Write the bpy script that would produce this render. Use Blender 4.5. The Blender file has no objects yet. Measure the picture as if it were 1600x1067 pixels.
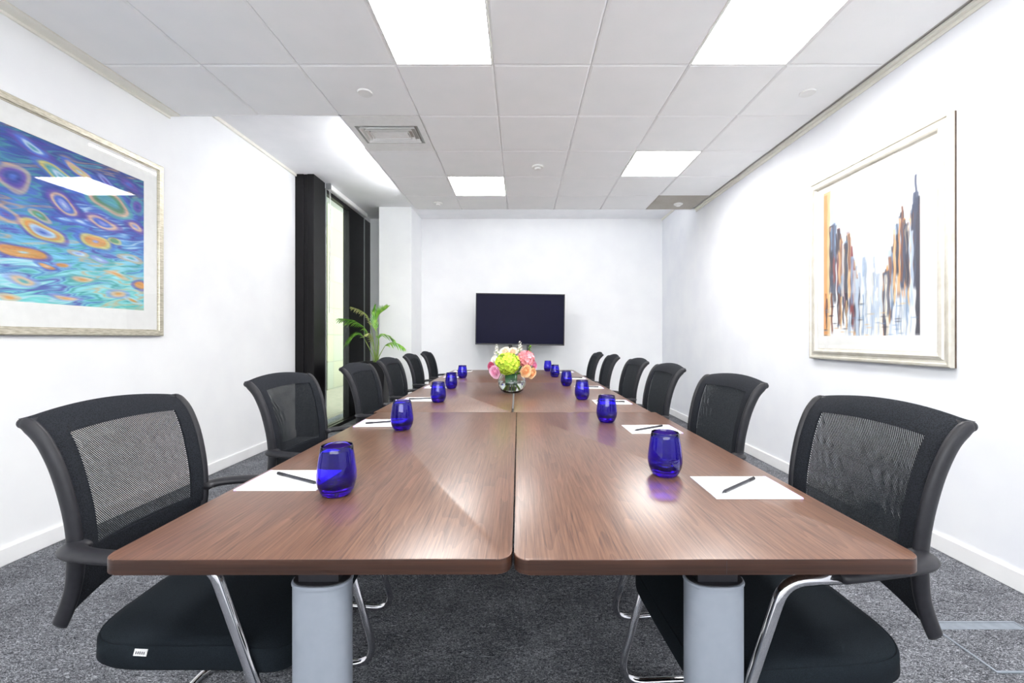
import bpy, bmesh, math, random
import numpy as np
from mathutils import Vector, Matrix, noise
random.seed(7)
SC = bpy.context.scene
COL = SC.collection
PI = math.pi
def R(a): return math.radians(a)

# ------------------------------------------------------------------ helpers
def lin(c):
    def f(v):
        v /= 255.0
        return v/12.92 if v <= 0.04045 else ((v+0.055)/1.055)**2.4
    return (f(c[0]), f(c[1]), f(c[2]), 1.0)

def mat(name, rgb=(200,200,200), rough=0.5, metal=0.0, spec=0.5, **kw):
    m = bpy.data.materials.new(name); m.use_nodes = True
    b = m.node_tree.nodes['Principled BSDF']
    b.inputs['Base Color'].default_value = lin(rgb)
    b.inputs['Roughness'].default_value = rough
    b.inputs['Metallic'].default_value = metal
    b.inputs['Specular IOR Level'].default_value = spec
    for k, v in kw.items():
        b.inputs[k.replace('_', ' ')].default_value = v
    return m

def N(m, t, **props):
    n = m.node_tree.nodes.new(t)
    for k, v in props.items(): setattr(n, k, v)
    return n
def L(m, a, b): m.node_tree.links.new(a, b)
def ramp(m, stops):
    n = N(m, 'ShaderNodeValToRGB')
    e = n.color_ramp.elements
    e[0].position, e[0].color = stops[0]
    e[1].position, e[1].color = stops[-1]
    for p, c in stops[1:-1]:
        x = e.new(p); x.color = c
    return n
def coords(m, scale=(1,1,1), rot=(0,0,0), kind='Object'):
    tc = N(m, 'ShaderNodeTexCoord'); mp = N(m, 'ShaderNodeMapping')
    mp.inputs['Scale'].default_value = scale
    mp.inputs['Rotation'].default_value = rot
    L(m, tc.outputs[kind], mp.inputs['Vector'])
    return mp.outputs['Vector']
def bsdf(m): return m.node_tree.nodes['Principled BSDF']

def link(name, me, mats, parent=None, loc=(0,0,0)):
    o = bpy.data.objects.new(name, me); COL.objects.link(o)
    if not isinstance(mats, (list, tuple)): mats = [mats]
    for m in mats: me.materials.append(m)
    o.location = loc
    if parent: o.parent = parent
    return o
def build(name, bm, mats, parent=None, smooth=False, auto=None, loc=(0,0,0)):
    bmesh.ops.recalc_face_normals(bm, faces=bm.faces[:])
    me = bpy.data.meshes.new(name); bm.to_mesh(me); bm.free()
    if smooth:
        me.polygons.foreach_set('use_smooth', [True]*len(me.polygons))
        if auto is not None:
            me.set_sharp_from_angle(angle=R(auto))
    return link(name, me, mats, parent, loc)
def tag(o, label=None, cat=None, group=None, kind=None):
    if label: o['label'] = label
    if cat: o['category'] = cat
    if group: o['group'] = group
    if kind: o['kind'] = kind
    return o
def thing(name, label, cat, loc=(0,0,0), rz=0, group=None):
    o = bpy.data.objects.new(name, None); COL.objects.link(o)
    o.empty_display_size = 0.1
    o.location = loc; o.rotation_euler = (0,0,rz)
    return tag(o, label, cat, group)
def copy_tree(o, parent=None):
    kids = [c for c in SC.objects if c.parent == o]
    c = o.copy(); COL.objects.link(c); c.parent = parent
    for k in kids: copy_tree(k, c)
    return c

def box(bm, x0, x1, y0, y1, z0, z1, bev=0, seg=2, mi=0):
    r = bmesh.ops.create_cube(bm, size=1)
    vs = r['verts']
    for v in vs:
        v.co = Vector(((x0+x1)/2+v.co.x*(x1-x0), (y0+y1)/2+v.co.y*(y1-y0), (z0+z1)/2+v.co.z*(z1-z0)))
    fs = list({f for v in vs for f in v.link_faces})
    for f in fs: f.material_index = mi
    if bev:
        es = list({e for v in vs for e in v.link_edges})
        bmesh.ops.bevel(bm, geom=es, offset=bev, segments=seg, profile=0.5, affect='EDGES')
def quad(bm, pts, mi=0):
    vs = [bm.verts.new(p) for p in pts]
    f = bm.faces.new(vs); f.material_index = mi
    return f
def prism(bm, outline, z0, z1, bev=0, seg=3, mi=0):
    n = len(outline)
    a = [bm.verts.new((x, y, z0)) for x, y in outline]
    b = [bm.verts.new((x, y, z1)) for x, y in outline]
    fs = [bm.faces.new(list(reversed(a))), bm.faces.new(b)]
    for i in range(n):
        fs.append(bm.faces.new((a[i], a[(i+1)%n], b[(i+1)%n], b[i])))
    for f in fs: f.material_index = mi
    if bev:
        es = list(fs[0].edges) + list(fs[1].edges)
        bmesh.ops.bevel(bm, geom=es, offset=bev, segments=seg, profile=0.5, affect='EDGES')
def rrect(x0, x1, y0, y1, r, n=6):
    if not isinstance(r, (list, tuple)): r = [r]*4
    pts = []
    for k, (cx, cy, a0) in enumerate(((x1, y1, 0), (x0, y1, 90), (x0, y0, 180), (x1, y0, 270))):
        rr = r[k]
        sx = -1 if cx == x1 else 1; sy = -1 if cy == y1 else 1
        for i in range(n+1):
            a = R(a0 + 90*i/n)
            pts.append((cx+sx*rr + rr*math.cos(a), cy+sy*rr + rr*math.sin(a)))
    return pts
def lathe(bm, prof, n=40, cx=0, cy=0, close=False, mi=0):
    rings = []
    for r, z in prof:
        if r < 1e-6: rings.append([bm.verts.new((cx, cy, z))])
        else: rings.append([bm.verts.new((cx+r*math.cos(2*PI*i/n), cy+r*math.sin(2*PI*i/n), z)) for i in range(n)])
    for a, b in zip(rings, rings[1:]):
        for i in range(n):
            j = (i+1) % n
            if len(a) == 1 and len(b) == 1: continue
            if len(a) == 1: f = bm.faces.new((a[0], b[i], b[j]))
            elif len(b) == 1: f = bm.faces.new((a[i], a[j], b[0]))
            else: f = bm.faces.new((a[i], a[j], b[j], b[i]))
            f.material_index = mi
def catmull(pts, sub=6):
    P = [Vector(p) for p in pts]
    out = []
    for i in range(len(P)-1):
        p0 = P[max(i-1, 0)]; p1 = P[i]; p2 = P[i+1]; p3 = P[min(i+2, len(P)-1)]
        for s in range(sub):
            t = s/sub
            out.append(0.5*((2*p1)+(p2-p0)*t+(2*p0-5*p1+4*p2-p3)*t*t+(3*p1-p0-3*p2+p3)*t**3))
    out.append(P[-1])
    return out
def fillet(pts, rad, n=6):
    P = [Vector(p) for p in pts]; out = [P[0]]
    for i in range(1, len(P)-1):
        r = rad[i] if isinstance(rad, (list, tuple)) else rad
        a = (P[i-1]-P[i]); b = (P[i+1]-P[i])
        la, lb = a.length, b.length; a.normalize(); b.normalize()
        ang = a.angle(b)
        d = min(r/math.tan(ang/2), la*0.49, lb*0.49)
        s = P[i]+a*d; e = P[i]+b*d
        for k in range(n+1):
            t = k/n
            out.append(s*(1-t)**2 + P[i]*2*t*(1-t) + e*t*t)
    out.append(P[-1])
    return out
def sweep(bm, path, rad, n=10, up=None, cap=True, mi=0):
    """tube along path; rad = r, (a,b) or list of them; a along 'side', b along 'up'"""
    P = [Vector(p) for p in path]; m = len(P)
    if isinstance(rad, (int, float)): rad = [(rad, rad)]*m
    elif isinstance(rad, tuple): rad = [rad]*m
    rad = [(r, r) if isinstance(r, (int, float)) else r for r in rad]
    T = []
    for i in range(m):
        t = P[min(i+1, m-1)]-P[max(i-1, 0)]
        T.append(t.normalized() if t.length > 1e-9 else Vector((0,0,1)))
    ref = Vector(up) if up else (Vector((0,0,1)) if abs(T[0].z) < 0.9 else Vector((1,0,0)))
    U = (ref - T[0]*ref.dot(T[0])).normalized()
    rings = []
    for i in range(m):
        if up: 
            U = (ref - T[i]*ref.dot(T[i]))
            U = U.normalized() if U.length > 1e-4 else Vector((1,0,0))
        elif i:
            U = (U - T[i]*U.dot(T[i])).normalized()
        S = T[i].cross(U)
        a, b = rad[i]
        rings.append([bm.verts.new(P[i]+S*(a*math.cos(2*PI*k/n))+U*(b*math.sin(2*PI*k/n))) for k in range(n)])
    for A, B in zip(rings, rings[1:]):
        for k in range(n):
            f = bm.faces.new((A[k], A[(k+1)%n], B[(k+1)%n], B[k])); f.material_index = mi
    if cap:
        for A in (list(reversed(rings[0])), rings[-1]):
            f = bm.faces.new(A); f.material_index = mi

# ------------------------------------------------------------------ camera
F, VX, HY, CZ = 664.0, 813.0, 528.0, 1.165
cam = bpy.data.cameras.new('camera'); co = bpy.data.objects.new('camera', cam); COL.objects.link(co)
co.location = (0, 0, CZ); co.rotation_euler = (R(90), 0, 0)
cam.sensor_width = 36; cam.sensor_fit = 'HORIZONTAL'; cam.lens = F/1600*36
cam.shift_x = -(VX-800)/1600; cam.shift_y = (HY-533.5)/1600
cam.clip_start = 0.05; cam.clip_end = 100
SC.camera = co

# ------------------------------------------------------------------ materials
def speckle(m, c1, c2, scale, detail=3, vec=None, lo=0.35, hi=0.65):
    nz = N(m, 'ShaderNodeTexNoise'); nz.inputs['Scale'].default_value = scale; nz.inputs['Detail'].default_value = detail
    L(m, vec if vec else coords(m), nz.inputs['Vector'])
    r = ramp(m, [(lo, lin(c1)), (hi, lin(c2))]); L(m, nz.outputs['Fac'], r.inputs['Fac'])
    L(m, r.outputs['Color'], bsdf(m).inputs['Base Color'])
    return nz
def bump(m, src, strength=0.1, dist=0.001):
    b = N(m, 'ShaderNodeBump'); b.inputs['Strength'].default_value = strength; b.inputs['Distance'].default_value = dist
    L(m, src, b.inputs['Height']); L(m, b.outputs['Normal'], bsdf(m).inputs['Normal'])

M_WALL = mat('wall_paint', (236,238,240), 0.75, spec=0.3)
speckle(M_WALL, (240,241,243), (244,245,246), 3)
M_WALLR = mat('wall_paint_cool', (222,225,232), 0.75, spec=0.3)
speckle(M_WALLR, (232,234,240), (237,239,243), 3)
M_PLASTER = mat('ceiling_plaster', (240,241,243), 0.8, spec=0.2)
speckle(M_PLASTER, (238,239,241), (243,243,245), 4)
M_TILE = mat('ceiling_tile', (226,226,222), 0.55, spec=0.4)
nz = speckle(M_TILE, (245,246,246), (248,248,248), 5)
M_TILE_OLD = mat('ceiling_tile_old', (178,172,160), 0.7)
speckle(M_TILE_OLD, (184,179,170), (176,170,158), 6)
M_GAP = mat('ceiling_gap', (200,200,197), 0.8)
M_TRIM = mat('perimeter_trim', (238,236,226), 0.5); speckle(M_TRIM, (237,235,225), (241,239,230), 8)
M_SKIRT = mat('skirting_paint', (240,240,241), 0.4); speckle(M_SKIRT, (239,239,240), (243,243,244), 6)
M_BLACKMETAL = mat('black_aluminium', (9,8,11), 0.35, spec=0.25); speckle(M_BLACKMETAL, (7,6,9), (12,11,14), 4)
M_GREYMETAL = mat('grey_aluminium', (165,168,170), 0.4, 0.6); speckle(M_GREYMETAL, (160,163,165), (172,175,177), 6)

# wood
M_WOOD = mat('walnut_laminate', (120,80,66), 0.34, spec=0.6)
v = coords(M_WOOD, (1, 0.02, 1))
nA = N(M_WOOD, 'ShaderNodeTexNoise'); nA.inputs['Scale'].default_value = 190; nA.inputs['Detail'].default_value = 5; nA.inputs['Roughness'].default_value = 0.75
L(M_WOOD, v, nA.inputs['Vector'])
v2 = coords(M_WOOD, (1, 0.10, 1))
nB = N(M_WOOD, 'ShaderNodeTexNoise'); nB.inputs['Scale'].default_value = 5; nB.inputs['Detail'].default_value = 3
L(M_WOOD, v2, nB.inputs['Vector'])
mB = N(M_WOOD, 'ShaderNodeMath', operation='MULTIPLY'); mB.inputs[1].default_value = 30
L(M_WOOD, nB.outputs['Fac'], mB.inputs[0])
mS = N(M_WOOD, 'ShaderNodeMath', operation='FRACT'); L(M_WOOD, mB.outputs[0], mS.inputs[0])
mix = N(M_WOOD, 'ShaderNodeMath', operation='MULTIPLY_ADD'); mix.inputs[1].default_value = 0.10
L(M_WOOD, mS.outputs[0], mix.inputs[0]); L(M_WOOD, nA.outputs['Fac'], mix.inputs[2])
rW = ramp(M_WOOD, [(0.34, lin((58,38,29))), (0.47, lin((88,60,47))), (0.60, lin((108,77,61))), (0.80, lin((130,97,79)))])
L(M_WOOD, mix.outputs[0], rW.inputs['Fac']); L(M_WOOD, rW.outputs['Color'], bsdf(M_WOOD).inputs['Base Color'])
rR = N(M_WOOD, 'ShaderNodeMapRange'); rR.inputs['To Min'].default_value = 0.27; rR.inputs['To Max'].default_value = 0.31
L(M_WOOD, nA.outputs['Fac'], rR.inputs['Value']); L(M_WOOD, rR.outputs[0], bsdf(M_WOOD).inputs['Roughness'])
bump(M_WOOD, nA.outputs['Fac'], 0.03, 0.0004)
M_EDGE = mat('walnut_edge_band', (92,54,42), 0.35)
speckle(M_EDGE, (42,25,18), (68,43,32), 60, 4, coords(M_EDGE, (0.05, 0.05, 2.2)))

# carpet
M_CARPET = mat('carpet', (95,99,108), 0.95, spec=0.1)
vc = coords(M_CARPET, (1.0, 2.4, 1))
n1 = N(M_CARPET, 'ShaderNodeTexNoise'); n1.inputs['Scale'].default_value = 68; n1.inputs['Detail'].default_value = 3; n1.inputs['Roughness'].default_value = 0.7
n1.inputs['Distortion'].default_value = 2.2
L(M_CARPET, vc, n1.inputs['Vector'])
n2 = N(M_CARPET, 'ShaderNodeTexNoise'); n2.inputs['Scale'].default_value = 5; n2.inputs['Detail'].default_value = 2
L(M_CARPET, coords(M_CARPET), n2.inputs['Vector'])
ma = N(M_CARPET, 'ShaderNodeMath', operation='MULTIPLY_ADD'); ma.inputs[1].default_value = 0.12
L(M_CARPET, n2.outputs['Fac'], ma.inputs[0]); L(M_CARPET, n1.outputs['Fac'], ma.inputs[2])
rc = ramp(M_CARPET, [(0.40, lin((36,37,41))), (0.52, lin((74,76,81))), (0.60, lin((114,116,122))), (0.72, lin((182,184,190)))])
L(M_CARPET, ma.outputs[0], rc.inputs['Fac']); L(M_CARPET, rc.outputs['Color'], bsdf(M_CARPET).inputs['Base Color'])
bump(M_CARPET, n1.outputs['Fac'], 0.5, 0.004)

M_PLASTIC = mat('chair_plastic', (34,34,39), 0.45, spec=0.35)
nz = speckle(M_PLASTIC, (31,31,36), (36,36,41), 60); bump(M_PLASTIC, nz.outputs['Fac'], 0.05, 0.0005)
M_FABRIC = mat('backrest_fabric', (28,30,35), 0.85, spec=0.12)
vz = coords(M_FABRIC, (1, 1, 1)); 
w = N(M_FABRIC, 'ShaderNodeTexVoronoi'); w.inputs['Scale'].default_value = 330; L(M_FABRIC, vz, w.inputs['Vector'])
r = ramp(M_FABRIC, [(0.15, lin((14,15,18))), (0.6, lin((38,41,47)))]); L(M_FABRIC, w.outputs['Distance'], r.inputs['Fac'])
L(M_FABRIC, r.outputs['Color'], bsdf(M_FABRIC).inputs['Base Color']); bump(M_FABRIC, w.outputs['Distance'], 0.4, 0.001)
M_SEAT = mat('seat_fabric', (18,22,26), 0.9, spec=0.1)
nz = speckle(M_SEAT, (20,25,29), (29,35,41), 500, 2); bump(M_SEAT, nz.outputs['Fac'], 0.3, 0.0006)
M_RIB = mat('mesh_ribs', (40,43,48), 0.8, spec=0.1); speckle(M_RIB, (26,28,32), (60,64,68), 400)
M_CHROME = mat('chrome', (215,215,218), 0.07, 1.0); speckle(M_CHROME, (210,210,214), (222,222,225), 10)
M_LEG = mat('silver_paint', (128,134,144), 0.55, 0.0, spec=.3); speckle(M_LEG, (127,133,143), (130,136,146), 40)
M_WHITE = mat('white_plastic', (238,238,236), 0.45); speckle(M_WHITE, (236,236,234), (241,241,239), 20)
M_PAPER = mat('paper', (246,246,248), 0.8); speckle(M_PAPER, (244,244,247), (249,249,250), 30)
M_LILAC = mat('lilac_binding', (206,190,238), 0.6); speckle(M_LILAC, (200,184,234), (212,198,242), 40)
M_PEN = mat('pen_plastic', (44,45,52), 0.3); speckle(M_PEN, (40,41,48), (50,51,58), 60)
M_TAG = mat('woven_tag', (205,205,205), 0.8); speckle(M_TAG, (190,190,190), (220,220,220), 300)
M_TAGINK = mat('tag_ink', (90,90,95), 0.8); speckle(M_TAGINK, (80,80,85), (100,100,105), 300)

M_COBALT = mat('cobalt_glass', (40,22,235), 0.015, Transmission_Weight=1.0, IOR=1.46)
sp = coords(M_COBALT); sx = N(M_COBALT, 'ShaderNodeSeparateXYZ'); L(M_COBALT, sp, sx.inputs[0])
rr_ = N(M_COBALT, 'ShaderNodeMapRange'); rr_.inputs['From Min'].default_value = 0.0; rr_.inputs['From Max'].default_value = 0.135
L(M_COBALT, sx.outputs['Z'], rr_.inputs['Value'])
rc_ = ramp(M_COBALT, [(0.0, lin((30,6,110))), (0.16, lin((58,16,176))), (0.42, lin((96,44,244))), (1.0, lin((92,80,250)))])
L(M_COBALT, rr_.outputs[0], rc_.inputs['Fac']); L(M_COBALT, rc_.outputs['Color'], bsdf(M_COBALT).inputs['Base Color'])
M_GLASS = mat('clear_glass', (250,253,252), 0.0, Transmission_Weight=1.0, IOR=1.45)
nz = speckle(M_GLASS, (248,252,251), (252,254,253), 8)
M_WATER = mat('water', (240,250,246), 0.0, Transmission_Weight=1.0, IOR=1.33); speckle(M_WATER, (238,249,245), (243,251,248), 8)
def thin_glass(name, tint, refl=0.045):
    m = bpy.data.materials.new(name); m.use_nodes = True; t = m.node_tree; t.nodes.clear()
    o = N(m, 'ShaderNodeOutputMaterial'); mx = N(m, 'ShaderNodeMixShader'); tr = N(m, 'ShaderNodeBsdfTransparent'); gl = N(m, 'ShaderNodeBsdfGlossy')
    lw = N(m, 'ShaderNodeLayerWeight'); lw.inputs['Blend'].default_value = 0.5
    pw = N(m, 'ShaderNodeMath', operation='POWER'); pw.inputs[1].default_value = 5.0; L(m, lw.outputs['Facing'], pw.inputs[0])
    fr = N(m, 'ShaderNodeMath', operation='MULTIPLY_ADD'); fr.inputs[1].default_value = 0.92; fr.inputs[2].default_value = refl
    L(m, pw.outputs[0], fr.inputs[0])
    ns = N(m, 'ShaderNodeTexNoise'); ns.inputs['Scale'].default_value = 2
    rp = ramp(m, [(0.4, lin(tint)), (0.6, lin(tuple(min(255, c+2) for c in tint)))])
    L(m, ns.outputs['Fac'], rp.inputs['Fac']); L(m, rp.outputs['Color'], tr.inputs['Color'])
    gl.inputs['Roughness'].default_value = 0.01
    L(m, fr.outputs[0], mx.inputs[0]); L(m, tr.outputs[0], mx.inputs[1]); L(m, gl.outputs[0], mx.inputs[2]); L(m, mx.outputs[0], o.inputs['Surface'])
    return m
M_PANE = thin_glass('window_glass', (232,244,236)); M_PANE2 = thin_glass('added_window_glass', (250,251,251))
M_PICGLASS = thin_glass('picture_glass', (250,251,251))

def emit(name, rgb, s):
    m = bpy.data.materials.new(name); m.use_nodes = True; t = m.node_tree; t.nodes.clear()
    o = N(m, 'ShaderNodeOutputMaterial'); e = N(m, 'ShaderNodeEmission')
    e.inputs['Strength'].default_value = s
    ns = N(m, 'ShaderNodeTexNoise'); rp = ramp(m, [(0.3, lin(rgb)), (0.7, lin(rgb))])
    L(m, ns.outputs['Fac'], rp.inputs['Fac']); L(m, rp.outputs['Color'], e.inputs['Color'])
    L(m, e.outputs[0], o.inputs['Surface'])
    return m
M_LAMP = emit('led_panel', (255,253,250), 9.2)
M_FILL = emit('fill_strip_glow', (250,252,255), 28.0)

# ------------------------------------------------------------------ room
XL, XR, YB, YF = -2.65, 2.30, 6.88, -2.8
ZC = CZ+1.675; ZH = CZ+1.93
bm = bmesh.new(); box(bm, XL-0.1, XR+0.1, YF-0.1, YB+0.1, -0.1, 0)
tag(build('floor', bm, M_CARPET), kind='structure')
bm = bmesh.new(); box(bm, XL-0.12, XL, YF, 5.0, 0, ZH)
tag(build('wall_left', bm, M_WALL), kind='structure')
bm = bmesh.new(); box(bm, XR, XR+0.12, YF, YB, 0, ZH)
tag(build('wall_right', bm, M_WALLR), kind='structure')
bm = bmesh.new(); box(bm, -2.43, XR, YB, YB+0.12, 0, ZH)
tag(build('wall_back', bm, M_WALL), kind='structure')
bm = bmesh.new(); box(bm, XL, XR, YF-0.12, YF, 0, 1.25); box(bm, XL, XR, YF-0.12, YF, 2.6, ZH)
box(bm, XL, -2.35, YF-0.12, YF, 1.25, 2.6); box(bm, 2.0, XR, YF-0.12, YF, 1.25, 2.6)  # opening left only for the added window
tag(build('wall_front', bm, M_WALL), kind='structure')
w2 = tag(bpy.data.objects.new('added_fill_window', None), kind='structure'); COL.objects.link(w2); w2.location = (0, YF, 0)  # unseen window added behind the camera to let more daylight in
bm = bmesh.new()
for x in (-2.35, -0.90, 0.52, 1.96): box(bm, x, x+0.04, -0.09, -0.03, 1.25, 2.6)
for z in (1.25, 2.56): box(bm, -2.31, 1.96, -0.085, -0.035, z, z+0.04)
build('window_frame', bm, M_BLACKMETAL, w2)
bm = bmesh.new(); quad(bm, [(-2.31, -0.06, 1.29), (1.96, -0.06, 1.29), (1.96, -0.06, 2.56), (-2.31, -0.06, 2.56)]); build('pane', bm, M_PANE2, w2)
bm = bmesh.new(); box(bm, -2.08, -1.60, 6.25, YB, 0, ZH, 0.004, 1)
tag(build('wall_column', bm, M_WALL), kind='structure')

X0, YJ = -0.165, 2.61
XI = [X0+0.6*i for i in range(-4, 5)]; XI[-1] = 2.235
def lamp_cells():
    return {(-1, -1), (2, -1), (2, 2), (-1, 3), (-1, -5), (2, -5)}
LAMPS = lamp_cells(); VENT = (-2, 1)
BX, BY, EY = XI[2], YJ+0.6, 5.55
bm = bmesh.new()
for i in range(-4, 5):
    xa = X0+0.6*i; xb = min(xa+0.6, XR-0.035)
    if i == 4 and xb-xa < 0.03: continue
    for j in range(-9, 5):
        ya = YJ+0.6*j; yb = min(ya+0.6, EY)
        if ya < YF: ya = YF
        if i < -2 and ya >= BY-0.01: continue
        if (i, j) in LAMPS or (i, j) == VENT: continue
        mi = 1 if (i >= 3 and j == 4) else 0
        g = 0.0014
        o = [(xa+g, ya+g), (xb-g, ya+g), (xb-g, yb-g), (xa+g, yb-g)]
        b = 0.014
        if xb-xa > 0.1:
            q = [(xa+b, ya+b), (xb-b, ya+b), (xb-b, yb-b), (xa+b, yb-b)]
            A = [bm.verts.new((x, y, ZC+0.02)) for x, y in o]
            A1 = [bm.verts.new((x, y, ZC+0.007)) for x, y in o]
            B = [bm.verts.new((x, y, ZC)) for x, y in q]
            for k in range(4):
                for P_, Q_ in ((A, A1), (A1, B)):
                    f = bm.faces.new((P_[k], P_[(k+1)%4], Q_[(k+1)%4], Q_[k])); f.material_index = mi
            f = bm.faces.new(B); f.material_index = mi
        else:
            box(bm, xa+g, xb, ya+g, yb-g, ZC, ZC+0.02, mi=mi)
# backing above the tiles and the raised plaster ceiling with its step faces
box(bm, XL, XR, YF, BY-0.012, ZC+0.02, ZC+0.04, mi=3)
box(bm, BX+0.012, XR, BY-0.012, EY-0.012, ZC+0.02, ZC+0.04, mi=3)
box(bm, XL, BX+0.012, BY-0.012, BY, ZC-0.002, ZH, mi=2)
box(bm, BX, BX+0.012, BY-0.012, EY, ZC-0.002, ZH, mi=2)
box(bm, BX, XR, EY-0.012, EY, ZC-0.002, ZH, mi=2)
box(bm, XL-0.1, XR+0.1, YF-0.1, YB+0.1, ZH, ZH+0.08, mi=2)
tag(build('ceiling', bm, [M_TILE, M_TILE_OLD, M_PLASTER, M_GAP]), kind='structure')

# perimeter trims
def trim(name, boxes, m, bev=0.002):
    bm = bmesh.new()
    for b in boxes: box(bm, *b, bev, 1)
    return tag(build(name, bm, m), kind='structure')
trim('trim_1', [(XL, XI[0]+0.0, YF, BY, ZC-0.004, ZC+0.018), (XL, XL+0.012, YF, BY, ZC-0.02, ZC)], M_TRIM)
trim('trim_2', [(XR-0.034, XR, YF, EY, ZC-0.004, ZC+0.016), (XR-0.010, XR, YF, EY, ZC-0.028, ZC-0.004)], M_TRIM)
trim('trim_3', [(XL, XL+0.02, BY, 5.0, ZH-0.03, ZH)], M_TRIM)
trim('trim_4', [(XR-0.02, XR, EY, YB, ZH-0.03, ZH)], M_TRIM)
trim('baseboard_left', [(XL, XL+0.015, YF, 5.0, 0, 0.092)], M_SKIRT, 0.004)
trim('baseboard_right', [(XR-0.015, XR, YF, YB, 0, 0.092)], M_SKIRT, 0.004)
trim('baseboard_back', [(-1.60, XR-0.015, YB-0.015, YB, 0, 0.092)], M_SKIRT, 0.004)
trim('baseboard_front', [(XL+0.015, XR-0.015, YF, YF+0.015, 0, 0.092)], M_SKIRT, 0.004)
trim('baseboard_column', [(-2.095, -1.585, 6.235, 6.25, 0, 0.092), (-1.60, -1.585, 6.25, YB-0.015, 0, 0.092)], M_SKIRT, 0.003)

# ------------------------------------------------------------------ window and what lies behind it
WX = -2.43
wn = tag(bpy.data.objects.new('window_1', None), kind='structure'); COL.objects.link(wn); wn.location = (WX, 5.29, 0)
def wpart(name, boxes, m, bev=0.002):
    bm = bmesh.new()
    for b in boxes: box(bm, b[0]-WX, b[1]-WX, b[2]-5.29, b[3]-5.29, b[4], b[5], bev, 1)
    return build(name, bm, m, wn)
ZW = CZ+1.865
wpart('black_reveal', [(XL-0.1, -2.55, 5.0, 5.3, 0, ZH), (-2.556, -2.50, 5.012, 5.3, 0, ZH), (-2.506, WX, 5.0, 5.29, 0, ZH)], M_BLACKMETAL)
wpart('window_frame', [(WX-0.06, WX, 5.29, 5.335, 0, ZW), (WX-0.06, WX, 5.335, 6.04, 0, 0.05), (WX-0.06, WX, 5.335, 6.04, ZW-0.05, ZW)], M_BLACKMETAL)
wpart('light_edge_strip', [(WX-0.01, WX+0.006, 5.296, 5.318, 0, ZW)], M_GREYMETAL, 0.001)
bm = bmesh.new(); quad(bm, [(-0.03, 0.045, 0.05), (-0.03, 0.75, 0.05), (-0.03, 0.75, ZW-0.05), (-0.03, 0.045, ZW-0.05)]); build('pane', bm, M_PANE, wn)
wpart('dark_mullion', [(WX-0.09, WX, 6.04, 6.60, 0, ZW)], M_BLACKMETAL, 0.004)
wpart('silver_mullion_strip', [(WX-0.06, WX+0.004, 6.60, 6.635, 0, ZW)], M_GREYMETAL, 0.001)
wpart('dark_side_panel', [(WX-0.09, WX-0.004, 6.635, YB+0.1, 0, ZW)], M_BLACKMETAL, 0.003)
wpart('window_head', [(WX-0.09, WX, 5.29, YB+0.1, ZW, ZH)], M_PLASTER, 0)
wpart('sill', [(WX, WX+0.05, 5.29, 6.86, 0, 0.045)], M_BLACKMETAL, 0.003)

M_STONE = mat('pale_stone', (226,224,200), 0.8)
sv = coords(M_STONE, (1,1,1), (R(90), 0, R(90)))
bk = N(M_STONE, 'ShaderNodeTexBrick'); bk.inputs['Scale'].default_value = 1.0
bk.inputs['Brick Width'].default_value = 0.9; bk.inputs['Row Height'].default_value = 0.62; bk.inputs['Mortar Size'].default_value = 0.006
bk.offset = 0.0
bk.inputs['Color1'].default_value = lin((104,108,95)); bk.inputs['Color2'].default_value = lin((113,110,88)); bk.inputs['Mortar'].default_value = lin((78,78,64))
tcs = N(M_STONE, 'ShaderNodeTexCoord'); sps = N(M_STONE, 'ShaderNodeSeparateXYZ'); cbs = N(M_STONE, 'ShaderNodeCombineXYZ')
L(M_STONE, tcs.outputs['Object'], sps.inputs[0]); L(M_STONE, sps.outputs['Y'], cbs.inputs['X']); L(M_STONE, sps.outputs['Z'], cbs.inputs['Y'])
L(M_STONE, cbs.outputs[0], bk.inputs['Vector']); L(M_STONE, bk.outputs['Color'], bsdf(M_STONE).inputs['Base Color'])
M_PAVE = mat('outdoor_paving', (205,200,180), 0.85); speckle(M_PAVE, (100,98,84), (114,110,96), 12)
bm = bmesh.new()
box(bm, -4.9, -4.6, 2.5, 16, -0.3, 9)
box(bm, -4.6, -4.35, 9.6, 16, -0.3, 9)
tag(build('neighbouring_facade', bm, M_STONE), 'pale stone panelled building wall seen outside through the window', 'building')
bm = bmesh.new(); box(bm, -6, -2.8, 2.5, 16, -0.32, -0.02)
tag(build('outdoor_ground', bm, M_PAVE), kind='structure')

# roller blind above the window
t = thing('roller_blind', 'white rolled-up roller blind cassette above the window', 'blind', (WX, 5.3, ZW))
bm = bmesh.new(); box(bm, 0.0, 0.06, 0.02, 1.30, 0.0, 0.063, 0.012, 3); build('cassette', bm, M_WHITE, t, True, 40)
bm = bmesh.new(); box(bm, 0.0, 0.066, 0.0, 0.02, -0.006, 0.064, 0.003, 1); build('end_bracket', bm, M_GREYMETAL, t)
bm = bmesh.new()
sweep(bm, [(0.045, 0.005, -0.004), (0.05, 0.008, -0.3), (0.045, 0.005, -1.55)], 0.0025, 6)
sweep(bm, [(0.055, 0.015, -0.004), (0.056, 0.018, -0.3), (0.045, 0.005, -1.55)], 0.0025, 6)
build('pull_chain', bm, M_WHITE, t, True)

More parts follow.
